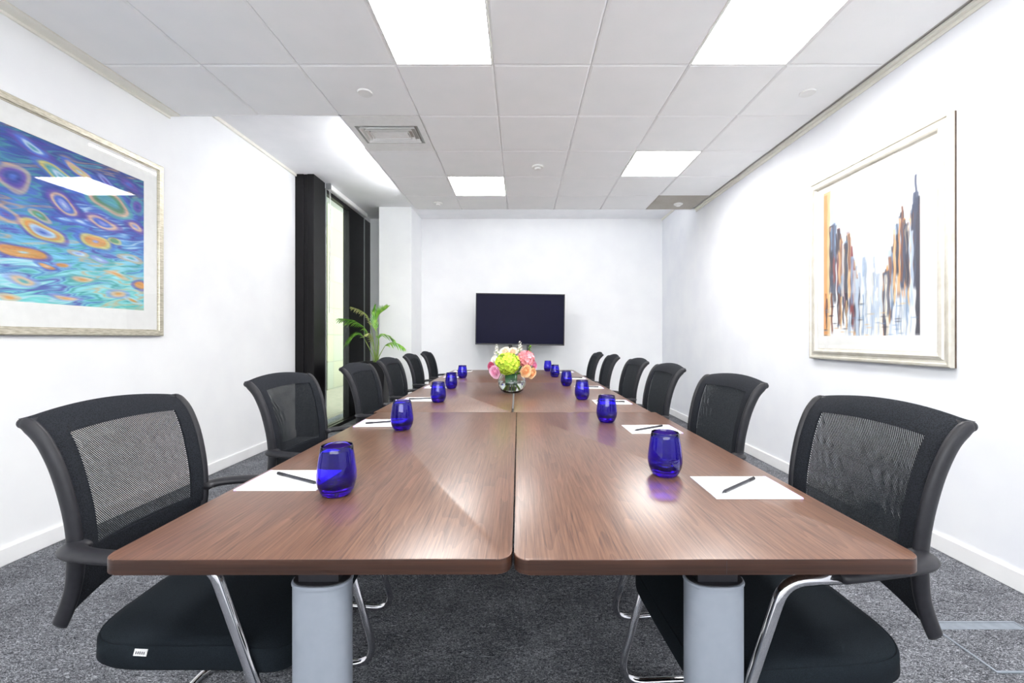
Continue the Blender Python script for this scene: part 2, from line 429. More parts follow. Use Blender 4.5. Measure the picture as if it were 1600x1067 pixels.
# ------------------------------------------------------------------ ceiling fittings
lab = {(-1,-1): 'square white LED ceiling panel above the table, nearest on the left',
       (2,-1): 'square white LED ceiling panel near the right wall, nearest one',
       (2,2): 'square white LED ceiling panel farther back, right of the smoke detector',
       (-1,3): 'square white LED ceiling panel farthest back, left of the smoke detector',
       (-1,-5): 'added square white LED ceiling panel, unseen, overhead behind the camera on the left',  # this panel and the next are unseen, added to brighten the room
       (2,-5): 'added square white LED ceiling panel, unseen, overhead behind the camera on the right'}
first = None
for (i, j), l in lab.items():
    xc, yc = X0+0.6*i+0.3, YJ+0.6*j+0.3
    if first is None:
        t = thing('ceiling_light', l, 'ceiling light', (xc, yc, ZC), 0, 'LED panels in the tiled ceiling')
        bm = bmesh.new()
        for b in ((-0.297,0.297,-0.297,-0.287), (-0.297,0.297,0.287,0.297), (-0.297,-0.287,-0.287,0.287), (0.287,0.297,-0.287,0.287)):
            box(bm, *b, -0.001, 0.018)
        build('frame', bm, M_WHITE, t)
        bm = bmesh.new(); box(bm, -0.287, 0.287, -0.287, 0.287, 0.004, 0.014); build('diffuser', bm, M_LAMP, t)
        first = t
    else:
        t = copy_tree(first); t.location = (xc, yc, ZC); t['label'] = l

t = thing('fill_strip_light', 'added long fill light strip hidden on the step of the raised ceiling by the window', 'light', (BX-0.004, 4.62, ZC+0.05))  # unseen strip added to make the window bay glow
bm = bmesh.new(); box(bm, -0.03, 0, -0.8, 0.8, -0.020, -0.016); box(bm, -0.03, -0.027, -0.8, 0.8, -0.016, 0.003); box(bm, -0.004, 0, -0.8, 0.8, -0.016, 0.032); build('housing', bm, M_WHITE, t)
bm = bmesh.new(); box(bm, -0.008, -0.0045, -0.79, 0.79, 0.008, 0.030); build('diffuser', bm, M_FILL, t)

t = copy_tree(t); t.location = (0.45, EY+0.004, ZC+0.05); t.rotation_euler = (0, 0, R(-90)); t.scale = (1, 2.0, 1)  # second added strip, lifts the back wall and far ceiling
t['label'] = 'added long fill light strip hidden on the step of the raised ceiling by the back wall'
M_FILL2 = emit('fill_strip_glow_dim', (250,252,255), 9.0)
for c in SC.objects:
    if c.parent == t and c.name.startswith('diffuser'):
        c.data = c.data.copy(); c.data.materials[0] = M_FILL2

# air vent: square tile with concentric cones
t = thing('air_vent', 'square white ceiling air vent with concentric louvres', 'vent', (X0+0.6*-2+0.3, YJ+0.6+0.3, ZC))
bm = bmesh.new(); h = 0.2975; k = 0.25; k2 = 0.15
for b in ((-h,h,-h,-k2), (-h,h,k2,h), (-h,-k,-k2,k2), (k,h,-k2,k2)): box(bm, *b, 0.0, 0.018)
build('tile_plate', bm, M_WHITE, t)
def cone(r0, z0, r1, z1, th=0.004, dd=0.1):
    bm = bmesh.new()
    def ring(r, z): q_ = r-dd; return [bm.verts.new(p) for p in ((-r,-q_,z), (r,-q_,z), (r,q_,z), (-r,q_,z))]
    A, B, C_, D = ring(r0, z0), ring(r1, z1), ring(r1-th, z1+0.001), ring(r0-th, z0+0.001)
    for P_, Q_ in ((A, B), (B, C_), (C_, D), (D, A)):
        for q in range(4): bm.faces.new((P_[q], P_[(q+1)%4], Q_[(q+1)%4], Q_[q]))
    return bm
M_VGREY = mat('vent_grey', (176,180,176), 0.5); speckle(M_VGREY, (172,176,172), (181,185,181), 20)
build('outer_flange', cone(0.25, 0.001, 0.23, 0.012), M_VGREY, t)
for r0, r1 in ((0.224, 0.206), (0.190, 0.174), (0.158, 0.144)):
    build('louvre', cone(r0, -0.008, r1, 0.03), M_WHITE, t)
bm = bmesh.new(); box(bm, -0.145, 0.145, -0.045, 0.045, -0.004, 0.0, 0.001, 1); build('centre_plate', bm, M_WHITE, t)
bm = bmesh.new(); box(bm, -0.25, 0.25, -0.15, 0.15, 0.05, 0.055)
M_DUCT = mat('duct_dark', (22,24,24), 0.8); speckle(M_DUCT, (18,20,20), (28,30,30), 20)
build('duct_back', bm, M_DUCT, t)

for (x, y, kind, l) in ((-1.06, 2.9, 0, 'round white ceiling cover disc near the air vent'),
                        (1.96, 2.9, 0, 'round white ceiling cover disc near the right wall'),
                        (0.17, 4.15, 1, 'small round white smoke detector between the far LED panels'),
                        (1.97, 5.3, 1, 'round white detector on the stained ceiling tile in the far right corner'),
                        (-1.02, 5.27, 1, 'round white detector at the far left end of the tiled ceiling')):
    if kind == 0:
        bm = bmesh.new(); lathe(bm, [(0, 0.0), (0.05, 0), (0.05, -0.006), (0.046, -0.010), (0, -0.010)], 32)
        tag(build('ceiling_disc', bm, M_WHITE, None, True, 30, (x, y, ZC)), l, 'ceiling disc', 'round discs on the ceiling')
    else:
        t = thing('smoke_detector', l, 'smoke detector', (x, y, ZC), 0, 'detectors on the ceiling')
        bm = bmesh.new(); lathe(bm, [(0, 0.0), (0.055, 0), (0.055, -0.010), (0.045, -0.016), (0, -0.016)], 32)
        build('base', bm, M_WHITE, t, True, 30)
        bm = bmesh.new(); lathe(bm, [(0.03, -0.016), (0.03, -0.026), (0.024, -0.032), (0, -0.032)], 24)
        build('sensor_cap', bm, M_WHITE, t, True, 30)

# ------------------------------------------------------------------ tables
TZ = 0.737; TT = 0.030
def table(cx, cy, rz, w, l, label, front_r, seam=False, legx=0.0):
    """cx,cy centre; l along y; front_r = corner radii order (+x+y, -x+y, -x-y, +x-y)"""
    t = thing('conference_table', label, 'table', (cx, cy, 0), rz, 'rectangular tables pushed together into one long table')
    bm = bmesh.new()
    prism(bm, rrect(-w/2, w/2, -l/2, l/2, front_r, 8), TZ-TT, TZ, 0.0022, 3)
    for f in bm.faces:
        if abs(f.normal.z) < 0.5: f.material_index = 1
    bm.normal_update()
    for f in bm.faces: f.material_index = 1 if abs(f.normal.z) < 0.3 else 0
    top = build('tabletop', bm, [M_WOOD, M_EDGE], t, True, 35)
    if seam:
        bm = bmesh.new(); box(bm, 0.0, 0.0008, -l/2-0.0004, -l/2+0.002, TZ-TT+0.001, TZ-0.003)
        s = build('edge_band_joint', bm, M_PEN, top); s.location = (0.012, 0, 0)
    for s in (-1, 1):
        yy = s*(l/2-0.052)
        bm = bmesh.new()
        n = 36
        out = [(0.058*math.copysign(abs(math.cos(a))**0.8, math.cos(a)), 0.036*math.copysign(abs(math.sin(a))**0.8, math.sin(a))) for a in (2*PI*k/n for k in range(n))]
        prism(bm, [(x, y+yy) for x, y in out], 0.05, 0.668)
        leg = build('leg', bm, M_LEG, t, True, 40); leg.location.x = legx
        bm = bmesh.new()
        prism(bm, [(x*1.03, y*1.05+yy) for x, y in out], 0.666, 0.673, 0.002, 2)
        build('leg_cap', bm, M_LEG, leg, True, 40)
        bm = bmesh.new()
        prism(bm, [(x*.97, y*.95+yy) for x, y in out], 0.6732, 0.6755, 0.001, 1); box(bm, -.04, .04, yy-.02, yy+.02, 0.6755, TZ-TT-0.0005)
        build('leg_mount', bm, M_PLASTIC, leg, True, 40)
        bm = bmesh.new()
        sec = [(x, yy+y) for x, y in rrect(-0.072, 0.072, -0.05, 0.05, 0.045, 6)]
        prism(bm, sec, 0.012, 0.05, 0.01, 3)
        build('foot', bm, M_LEG, leg, True, 40)
        bm = bmesh.new()
        bm.free()
        for q in (-0.045, 0.045):
            bm = bmesh.new(); lathe(bm, [(0, 0), (0.022, 0), (0.022, 0.013), (0, 0.013)], 16, q, yy)
            build('levelling_pad', bm, M_PLASTIC, leg, True, 40)
    bm = bmesh.new(); box(bm, -0.02, 0.02, -l/2+0.15, l/2-0.15, TZ-TT-0.04, TZ-TT-0.001, 0.002, 1); build('beam', bm, M_LEG, t)
    return t
def seg(k, side): pass
Y = [0.820, 2.450, 4.080, 5.710]
shift = [-0.006, -0.040, -0.074]; yaw = [0.0045, 0.009, 0.008]
names = ['front', 'middle', 'far']
for k in range(3):
    cy = (Y[k]+Y[k+1])/2; l = Y[k+1]-Y[k]-0.003
    for s in (-1, 1):
        g = 0.002 if k != 1 else 0.006
        w = 0.80-g
        cxl = s*(w/2+g)-yaw[k]*0
        cr = [0.004]*4
        if k == 0:
            cr = [0.004, 0.004, 0.03, 0.03]
        if k == 2:
            cr = [0.03, 0.03, 0.004, 0.004]
        if k == 1: cr = [0.004, 0.004, 0.02, 0.004] if s > 0 else [0.004, 0.004, 0.004, 0.02]
        lbl = {(0,-1): 'front left walnut table with rounded corner and silver oval leg',
               (0,1): 'front right walnut table with a joint in its front edge band',
               (1,-1): 'middle walnut table on the left, between front and far ones, left of the vase',
               (1,1): 'middle walnut table on the right, between front and far ones, right of the vase',
               (2,-1): 'far left walnut table behind the vase, in front of the television',
               (2,1): 'far right walnut table behind the vase, at the television end'}[(k, s)]
        table(shift[k]-0.012+cxl, cy, yaw[k], w, l, lbl, cr, seam=(k == 0 and s == 1), legx=.010)

# ------------------------------------------------------------------ chairs
PROF = [(.455,-.350),(.49,-.335),(.53,-.320),(.57,-.310),(.62,-.304),(.66,-.304),(.72,-.309),(.78,-.320),(.84,-.336),(.89,-.356),(.925,-.376),(.952,-.402),(.967,-.430)]
def bx(z):
    for (a, xa), (b, xb) in zip(PROF, PROF[1:]):
        if z <= b: return xa+(xb-xa)*(z-a)/(b-a)
    return PROF[-1][1]
def hw(z): return 0.205+0.022*min(1, max(0, (z-.5)/.45))
def bp(u, z, off=0.0):
    """point of the curved back, u in -1..1"""
    sag = 0.034*(1-u*u)
    zz = z + (0.022*(1-u*u))*max(0, (z-.85)/.115)
    return Vector((bx(z)-sag*(0.4+0.6*min(1, max(0, (1.0-z)/.2)))+off, hw(z)*u, zz))

def make_chair(label):
    t = thing('meeting_chair', label, 'chair', (0,0,0), 0, 'black mesh meeting chairs around the table')
    # frame of the back: two side rails and a top rail in one run
    bm = bmesh.new()
    zs = [p[0] for p in PROF]
    left = [bp(-.985, min(z, .957), -.006 if z > .957 else 0) for z in zs]; right = [bp(.985, min(z, .957), -.006 if z > .957 else 0) for z in zs]
    for side, P_ in ((-1, left), (1, right)):
        path = catmull(P_, 4)
        rr = []
        for q in range(len(path)):
            s = q/(len(path)-1)
            a = 0.0115 + (0.004*max(0, 1-abs(s-.30)/.12))
            if s < .06: a *= 0.75+4*s
            b = 0.019 if s < .9 else 0.019-0.007*(s-.9)/.1
            if s > .95: a *= 1-4*(s-.95)
            rr.append((a, b))
        sweep(bm, path, rr, 12, up=(1, 0, 0))
        tip = bmesh.ops.create_uvsphere(bm, u_segments=12, v_segments=8, radius=.0125)['verts']
        for v_ in tip: v_.co = Vector((v_.co.x*.95, v_.co.y*.85, v_.co.z)) + path[-1]
    top = [bp(u, .955, 0.0) + Vector((-0.0, 0, -0.002)) for u in np.linspace(-.95, .95, 21)]
    sweep(bm, top, (0.010, 0.012), 10, up=(0, 0, 1))
    bf = build('back_frame', bm, M_PLASTIC, t, True)
    # upholstered panel with an opening for the see-through insert
    bm = bmesh.new()
    U = list(np.linspace(-.93, .93, 25)); nV = 30
    UI = (-.74, .74); ZI = (.637, .918)
    def zr(u): return .64, .966-0.006*abs(u)**8
    off = 0.019
    Z = list(np.linspace(.612, ZI[0], 4)) + list(np.linspace(ZI[0], ZI[1], 14))[1:] + list(np.linspace(ZI[1], .968, 6))[1:]
    Uu = list(np.linspace(-.985, UI[0], 5)) + list(np.linspace(UI[0], UI[1], 19))[1:] + list(np.linspace(UI[1], .985, 5))[1:]
    def pt(u, z, o):
        e = max(0, (abs(u)-.86)/.095)
        if z > .94:   # rounded upper corners
            pass
        return bp(u, z, o - 0.006*e*e)
    def grid(o): return [[bm.verts.new(pt(u, z, o)) for u in Uu] for z in Z]
    G1, G0 = grid(off), grid(off-0.007)
    nz_, nu_ = len(Z), len(Uu)
    def solid(a, b):
        zc = (Z[a]+Z[a+1])/2; uc = (Uu[b]+Uu[b+1])/2
        return not (ZI[0] < zc < ZI[1] and UI[0] < uc < UI[1])
    for a in range(nz_-1):
        for b in range(nu_-1):
            if solid(a, b):
                bm.faces.new((G1[a][b], G1[a][b+1], G1[a+1][b+1], G1[a+1][b]))
                bm.faces.new((G0[a][b], G0[a+1][b], G0[a+1][b+1], G0[a][b+1]))
    bm.verts.ensure_lookup_table()
    def wall(a0, b0, a1, b1): bm.faces.new((G1[a0][b0], G1[a1][b1], G0[a1][b1], G0[a0][b0]))
    for b in range(nu_-1):
        wall(0, b, 0, b+1); wall(nz_-1, b, nz_-1, b+1)
    for a in range(nz_-1):
        wall(a, 0, a+1, 0); wall(a, nu_-1, a+1, nu_-1)
    za, zb = Z.index(ZI[0]) if ZI[0] in Z else 3, nz_-6
    ua, ub = 4, nu_-5
    for b in range(ua, ub): wall(3, b, 3, b+1); wall(16, b, 16, b+1)
    for a in range(3, 16): wall(a, ua, a+1, ua); wall(a, ub, a+1, ub)
    br = build('backrest', bm, M_FABRIC, t, True, 50)
    # see-through insert: real slanted ribs with depth
    bm = bmesh.new()
    z0, z1 = ZI; sh = 1.05
    cnt = 56
    for q in range(-40, cnt):
        u0 = UI[0] + (UI[1]-UI[0])*q/cnt
        pts = []
        ta, tb = max(0.0, (UI[0]-u0)/sh), min(1.0, (UI[1]-u0)/sh)
        if tb-ta < .02: continue
        for s in range(0, 11):
            tt = ta+(tb-ta)*s/10; pts.append((u0+sh*tt, z1+(z0-z1)*tt))
        W = 0.0028/0.22/2
        A = []
        for (u, z) in pts:
            A.append([bm.verts.new(bp(u+d, z, o)) for d, o in ((-W, .0128), (W, .0128), (W, .0108), (-W, .0108))])
        for P_, Q_ in zip(A, A[1:]):
            for k in range(4): bm.faces.new((P_[k], P_[(k+1)%4], Q_[(k+1)%4], Q_[k]))
    build('mesh_insert', bm, M_RIB, br, False)
    # lower back flap with an arched lower edge, between the rails below the arms
    bm = bmesh.new()
    G1, G0 = [], []
    us = np.linspace(-.93, .93, 17)
    for k in range(7):
        for o, G in ((0.010, G1), (0.002, G0)):
            row = []
            for u in us:
                zb_ = .470+.050*(1-abs(u)**2.0)
                z = .632 + (zb_-.632)*k/6
                row.append(bm.verts.new(Vector((bx(z)-0.02*(1-u*u)+o, hw(z)*u, z))))
            G.append(row)
    for a in range(6):
        for b in range(16):
            bm.faces.new((G1[a][b], G1[a][b+1], G1[a+1][b+1], G1[a+1][b])); bm.faces.new((G0[a][b], G0[a][b+1], G0[a+1][b+1], G0[a+1][b]))
    for b in range(16):
        for a in (0, 6): bm.faces.new((G1[a][b], G1[a][b+1], G0[a][b+1], G0[a][b]))
    for a in range(6):
        for b in (0, 16): bm.faces.new((G1[a][b], G1[a+1][b], G0[a+1][b], G0[a][b]))
    build('lower_back_panel', bm, M_FABRIC, t, True, 50)
    # arms
    for s in (-1, 1):
        bm = bmesh.new()
        path = catmull([(-.298, s*.200, .655), (-.292, s*.228, .656), (-.262, s*.252, .658), (-.21, s*.268, .659), (-.15, s*.277, .659), (-.09, s*.282, .657), (-.035, s*.284, .654)], 5)
        m = len(path)
        rr = [(0.030-0.010*(q/(m-1)), 0.0135) for q in range(m)]
        rr[0] = (0.02, 0.010); rr[-1] = (0.014, 0.0125)
        sweep(bm, path, rr, 14, up=(0, 0, 1))
        build('armrest', bm, M_PLASTIC, t, True, 60)
    # chrome sled frame, one continuous tube
    bm = bmesh.new()
    Lp = [(-.05, -.284, .652), (.085, -.284, .650), (.285, -.250, .013), (-.30, -.240, .013), (-.30, .240, .013), (.285, .250, .013), (.085, .284, .650), (-.05, .284, .652)]
    sweep(bm, fillet(Lp, [0, .065, .07, .06, .06, .07, .065, 0], 8), 0.0125, 12)
    fr = build('chrome_frame', bm, M_CHROME, t, True)
    bm = bmesh.new()
    for x, z in ((.162, .385),):
        sweep(bm, [(x, -.274, z), (x-.02, -.20, z-.008), (x-.02, .20, z-.008), (x, .274, z)], 0.010, 10)
    for s in (-1, 1):
        sweep(bm, [(x-.015, s*.17, .378), (-.20, s*.17, .378)], (0.012, 0.006), 8)
    build('seat_support', bm, M_CHROME, t, True)
    # seat cushion
    bm = bmesh.new()
    n = 72
    def outline(sc, zc):
        pts = []
        for k in range(n):
            a = 2*PI*k/n
            c, s_ = math.cos(a), math.sin(a)
            e = 0.34 if c > 0 else 0.42
            x = 0.250*math.copysign(abs(c)**e, c); y = 0.270*math.copysign(abs(s_)**0.30, s_)
            if c < 0: y *= 1-0.05*abs(c)**2; x -= .022*math.cos(PI/2*min(1, abs(y)/.27))*min(1, abs(c)*2)
            if sc >= 0: x, y = x*(1-sc/0.262), y*(1-sc/0.270)
            drop = 0.030*max(0, (x-0.10)/0.135)**2
            pts.append(bm.verts.new((x-0.005, y, zc-drop)))
        return pts
    rings = [outline(0.020, .388), outline(0.006, .390), outline(0.0, .398), outline(0.001, .440), outline(0.004, .448), outline(0.0065, .4465), outline(0.010, .4515), outline(0.03, .457), outline(0.07, .4625), outline(0.13, .466), outline(0.19, .467)]
    for A, B in zip(rings, rings[1:]):
        for k in range(n): bm.faces.new((A[k], A[(k+1)%n], B[(k+1)%n], B[k]))
    bm.faces.new(rings[-1]); bm.faces.new(list(reversed(rings[0])))
    build('seat', bm, M_SEAT, t, True, 45)
    return t

pos = {'L': ['first', 'second', 'third', 'fourth', 'fifth', 'sixth']}
CH = []
Lx = [-.79, -.79, -.755, -.80, -.845, -.84]; Ly = [1.255, 2.085, 3.00, 3.86, 4.82, 5.62]; La = [0, -6, -2, -2, 0, 0]
Rx = [.625, .625, .625, .63, .60, .575]; Ry = [1.19, 2.02, 2.93, 3.72, 4.60, 5.35]; Ra = [4, 6, 2, 2, 0, 0]
LL = ['black mesh-back meeting chair with white tag on its seat, nearest left of the table',
      'black mesh-back meeting chair on the left, second from the front, before the black window reveal',
      'black meeting chair on the left, third from the front, in front of the window pane',
      'black meeting chair on the left, fourth from the front, in front of the palm planter',
      'black meeting chair on the left, fifth from the front, in front of the white column',
      'black meeting chair at the far end of the left row, farthest from the camera']
RL = ['black mesh-back meeting chair nearest on the right, below the framed city painting',
      'black mesh-back meeting chair second from the front on the right side',
      'black meeting chair third from the front on the right side of the table',
      'black meeting chair fourth from the front on the right side of the table',
      'black meeting chair fifth from the front on the right side of the table',
      'black meeting chair at the far end of the right row, nearest the television']
proto = make_chair(LL[0])
for k in range(6):
    o = proto if k == 0 else copy_tree(proto)
    o.location = (Lx[k], Ly[k], 0); o.rotation_euler = (0, 0, R(La[k])); o['label'] = LL[k]
for k in range(6):
    o = copy_tree(proto); o.location = (Rx[k], Ry[k], 0); o.rotation_euler = (0, 0, PI+R(Ra[k])); o['label'] = RL[k]
# tag on the nearest left seat only
bm = bmesh.new()
box(bm, -0.016, 0.016, -0.0012, 0, -0.007, 0.007, mi=0)
for k in range(5): box(bm, -0.012+k*0.005, -0.009+k*0.005, -0.0016, -0.0012, -0.0035, 0.002, mi=1)
tg = build('seat_tag', bm, [M_TAG, M_TAGINK], proto); tg.location = (-0.09, -0.2695, 0.436); tg.rotation_euler = (R(-20), 0, R(-4)); tg['label'] = 'small white woven label tag'

# ------------------------------------------------------------------ tumblers
prof = [(0, 0), (.030, 0), (.036, .002), (.043, .012), (.0495, .028), (.0520, .044), (.0515, .060), (.0480, .090), (.0435, .118), (.0415, .1335), (.0405, .1348), (.0395, .1335),
        (.0412, .118), (.0457, .090), (.0490, .060), (.0494, .044), (.0468, .030), (.0410, .020), (.030, .015), (.012, .0135), (0, .0133)]
G = [(-.503,1.165,'left','front'), (-.553,1.987,'left','second'), (-.548,2.84,'left','third'), (-.585,3.6,'left','fourth'), (-.62,4.55,'left','fifth and farthest'),
     (.452,1.328,'right','front'), (.441,2.17,'right','second'), (.43,2.96,'right','third'), (.413,3.81,'right','fourth'), (.379,4.66,'right','fifth'), (.354,5.47,'right','sixth and farthest')]
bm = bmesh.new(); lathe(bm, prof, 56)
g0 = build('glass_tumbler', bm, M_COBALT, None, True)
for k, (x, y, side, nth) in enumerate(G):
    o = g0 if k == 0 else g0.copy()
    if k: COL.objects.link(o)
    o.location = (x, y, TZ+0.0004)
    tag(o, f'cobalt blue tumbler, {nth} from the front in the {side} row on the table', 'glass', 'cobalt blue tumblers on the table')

# ------------------------------------------------------------------ notepads and pens
nth = ['front', 'second', 'third', 'fourth', 'fifth', 'sixth']
def pad(x, y, rz, label, side):
    t = thing('notepad', label, 'notepad', (x, y, TZ+0.0004), rz, 'white notepads on the table')
    bm = bmesh.new(); box(bm, -.115, .115, -.088, .088, 0, .0035, 0.0004, 1); build('paper_block', bm, M_PAPER, t)
    bm = bmesh.new(); box(bm, .108, .1165, -.0885, .0885, -0.0002, .0041, 0.0004, 1); build('binding_strip', bm, M_LILAC, t)
    return t
def pen(x, y, rz, label):
    t = thing('pen', label, 'pen', (x, y, TZ+0.0084), rz, 'dark pens lying on the notepads')
    bm = bmesh.new(); sweep(bm, [(-.080, 0, 0), (.082, 0, 0)], 0.0045, 12); build('barrel', bm, M_PEN, t, True, 40)
    bm = bmesh.new(); sweep(bm, [(.082, 0, 0), (.090, 0, 0), (.097, 0, -0.002)], [0.0041, 0.0026, 0.0008], 12); build('tip', bm, M_PEN, t, True, 40)
    bm = bmesh.new(); sweep(bm, [(-.095, 0, 0), (-.0945, 0, 0), (-.060, 0, 0)], [0.003, 0.0049, 0.0049], 12)
    build('cap', bm, M_PLASTIC, t, True, 40)
    return t
PL = [(-.685,1.275,0,-29), (-.69,2.13,2,22), (-.69,2.95,1,13), (-.705,3.70,0,4), (-.72,4.68,0,3), (-.735,5.45,0,4)]
PR = [(.635,1.215,0,38), (.61,1.985,1,33), (.605,2.82,0,-12), (.59,3.67,0,-10), (.57,4.50,0,-8), (.55,5.33,0,-8)]
p0 = q0 = None
for side, lst in (('left', PL), ('right', PR)):
    for k, (x, y, rz, pa) in enumerate(lst):
        lb = f'white notepad on the {side} side of the table, {nth[k]} from the front'
        pl_ = f'dark pen lying on the {nth[k]} notepad from the front on the {side} side'
        if p0 is None:
            p0 = pad(0, 0, 0, lb, side); q0 = pen(0, 0, 0, pl_); t, q = p0, q0
        else: t, q = copy_tree(p0), copy_tree(q0)
        t['label'] = lb; q['label'] = pl_
        t.location = (x, y, TZ+0.0004); t.rotation_euler = (0, 0, R(rz) + (PI if side == 'left' else 0))
        q.location = (x+(0.015 if side == 'left' else -0.01), y, TZ+0.0085); q.rotation_euler = (0, 0, R(pa) + (0 if side == 'left' else PI))

# ------------------------------------------------------------------ vase and flowers
VXc, VYc = -.066, 3.33
t = thing('glass_vase', 'round clear glass bowl vase holding the flowers in the middle of the table', 'vase', (VXc, VYc, TZ+0.0004))
bm = bmesh.new()
op = [(0, 0), (.052, 0), (.06, .002), (.085, .018), (.103, .042), (.110, .070), (.107, .098), (.094, .125), (.077, .142), (.074, .146), (.0715, .146)]
ip = [(.074, .142), (.091, .123), (.103, .098), (.106, .070), (.099, .044), (.081, .022), (.055, .009), (0, .008)]
lathe(bm, op+ip, 56); build('bowl', bm, M_GLASS, t, True)
bm = bmesh.new(); lathe(bm, [(0, .0095), (.053, .0105), (.079, .0235), (.097, .0455), (.1045, .070), (.1035, .085), (0, .085)], 48)
build('water', bm, M_WATER, t, True, 50)

def fmat(name, a, b, scale=30, r0=None, r1=None):
    m = mat(name, a, 0.7, spec=.2)
    if r0 is None:
        speckle(m, a, b, scale, 2, coords(m))
    else:
        tc = N(m, 'ShaderNodeTexCoord'); ln = N(m, 'ShaderNodeVectorMath', operation='LENGTH'); L(m, tc.outputs['Object'], ln.inputs[0])
        mr = N(m, 'ShaderNodeMapRange'); mr.inputs['From Min'].default_value = r0; mr.inputs['From Max'].default_value = r1
        L(m, ln.outputs['Value'], mr.inputs['Value'])
        rp = ramp(m, [(0, lin(a)), (1, lin(b))]); L(m, mr.outputs[0], rp.inputs['Fac']); L(m, rp.outputs['Color'], bsdf(m).inputs['Base Color'])
    return m
M_FG = fmat('green_petals', (86,130,14), (214,240,86), 30, .074, .094)
M_FP = fmat('pink_petals', (190,66,84), (250,176,184), 30, .052, .069)
M_FO = fmat('peach_petals', (244,168,92), (255,232,192), 30, .006, .036)
M_FR = fmat('rose_pink_petals', (232,128,180), (254,220,238), 30, .008, .040)
M_FM = fmat('magenta_petals', (176,44,92), (240,130,170), 30, .006, .034)
M_FW = fmat('white_petals', (246,248,226), (254,252,246), 30, .004, .02)
M_FC = fmat('cream_pink_petals', (248,212,186), (255,246,232), 30, .008, .034)
M_LEAF = fmat('dark_leaf', (34,84,52), (62,120,76), 20)
M_STEM = fmat('green_stem', (94,136,52), (128,168,74), 30)

def petal(bm, o, n_, s, up, w=0.8, cup=0.25):
    """a cupped petal: origin o, direction up, facing normal n_"""
    up = up.normalized(); n_ = (n_-up*n_.dot(up)).normalized(); side = up.cross(n_)
    rows = []
    for k, (h, ww) in enumerate(((0, .25), (.35, .85), (.7, 1.0), (.92, .7), (1.0, .25))):
        rows.append([bm.verts.new(o+up*(s*h)+side*(s*w*ww*q*0.5)+n_*(s*cup*((h-.5)**2*1.2+abs(q)*0.35*ww))) for q in (-1, 0, 1)])
    for A, B in zip(rows, rows[1:]):
        for q in range(2): bm.faces.new((A[q], A[q+1], B[q+1], B[q]))
def dirs(n, off=0.0):
    out = []
    for i in range(n):
        z = 1-2*(i+.5)/n; r = math.sqrt(1-z*z); a = i*2.399963+off
        out.append(Vector((r*math.cos(a), r*math.sin(a), z)))
    return out
def hydrangea(bm, r, n=90, ps=0.016, sq=0.9):
    core = bmesh.ops.create_icosphere(bm, subdivisions=2, radius=r*0.82)['verts']
    for v_ in core: v_.co.z *= sq
    for d in dirs(n, random.random()*6):
        rr = r*random.uniform(.9, 1.02)
        c = Vector((d.x*rr, d.y*rr, d.z*rr*sq))
        e1 = d.orthogonal().normalized(); e2 = d.cross(e1); a0 = random.random()*6
        for k in range(4):
            a = a0+k*PI/2; up = e1*math.cos(a)+e2*math.sin(a)+d*random.uniform(.15, .5)
            petal(bm, c-d*0.003, d, ps*random.uniform(.85, 1.15), up, 0.95, 0.2)
def rose(bm, r, axis, layers=6):
    axis = axis.normalized(); e1 = axis.orthogonal().normalized(); e2 = axis.cross(e1)
    for l_ in range(layers):
        f = (l_+1)/layers; cnt = 3+l_*1
        tilt = 0.10+1.15*f**1.3
        for k in range(cnt):
            a = 2*PI*k/cnt+l_*1.1+random.uniform(-.1, .1)
            rad = e1*math.cos(a)+e2*math.sin(a)
            up = axis*math.cos(tilt)+rad*math.sin(tilt)
            petal(bm, rad*(r*0.32*f)-axis*(r*0.45*f), -rad+axis*0.5, r*(0.42+0.50*f)*random.uniform(.92, 1.08), up, 1.15, 0.75)
def stem_path(h):
    """from the flower head into the vase"""
    p = Vector(h); neck = Vector((VXc+(p.x-VXc)*.30, VYc+(p.y-VYc)*.3, TZ+.150))
    foot = Vector((VXc-(p.x-VXc)*.42, VYc-(p.y-VYc)*.5, TZ+.030))
    a = math.hypot(foot.x-VXc, foot.y-VYc)
    if a > .06: foot.x = VXc+(foot.x-VXc)*.06/a; foot.y = VYc+(foot.y-VYc)*.06/a
    return [p, p*.5+neck*.5+Vector((0,0,.005)), neck, foot]
def px2(x, y, d=3.3): return ((x-VX)*d/F, CZ-(y-HY)*d/F)
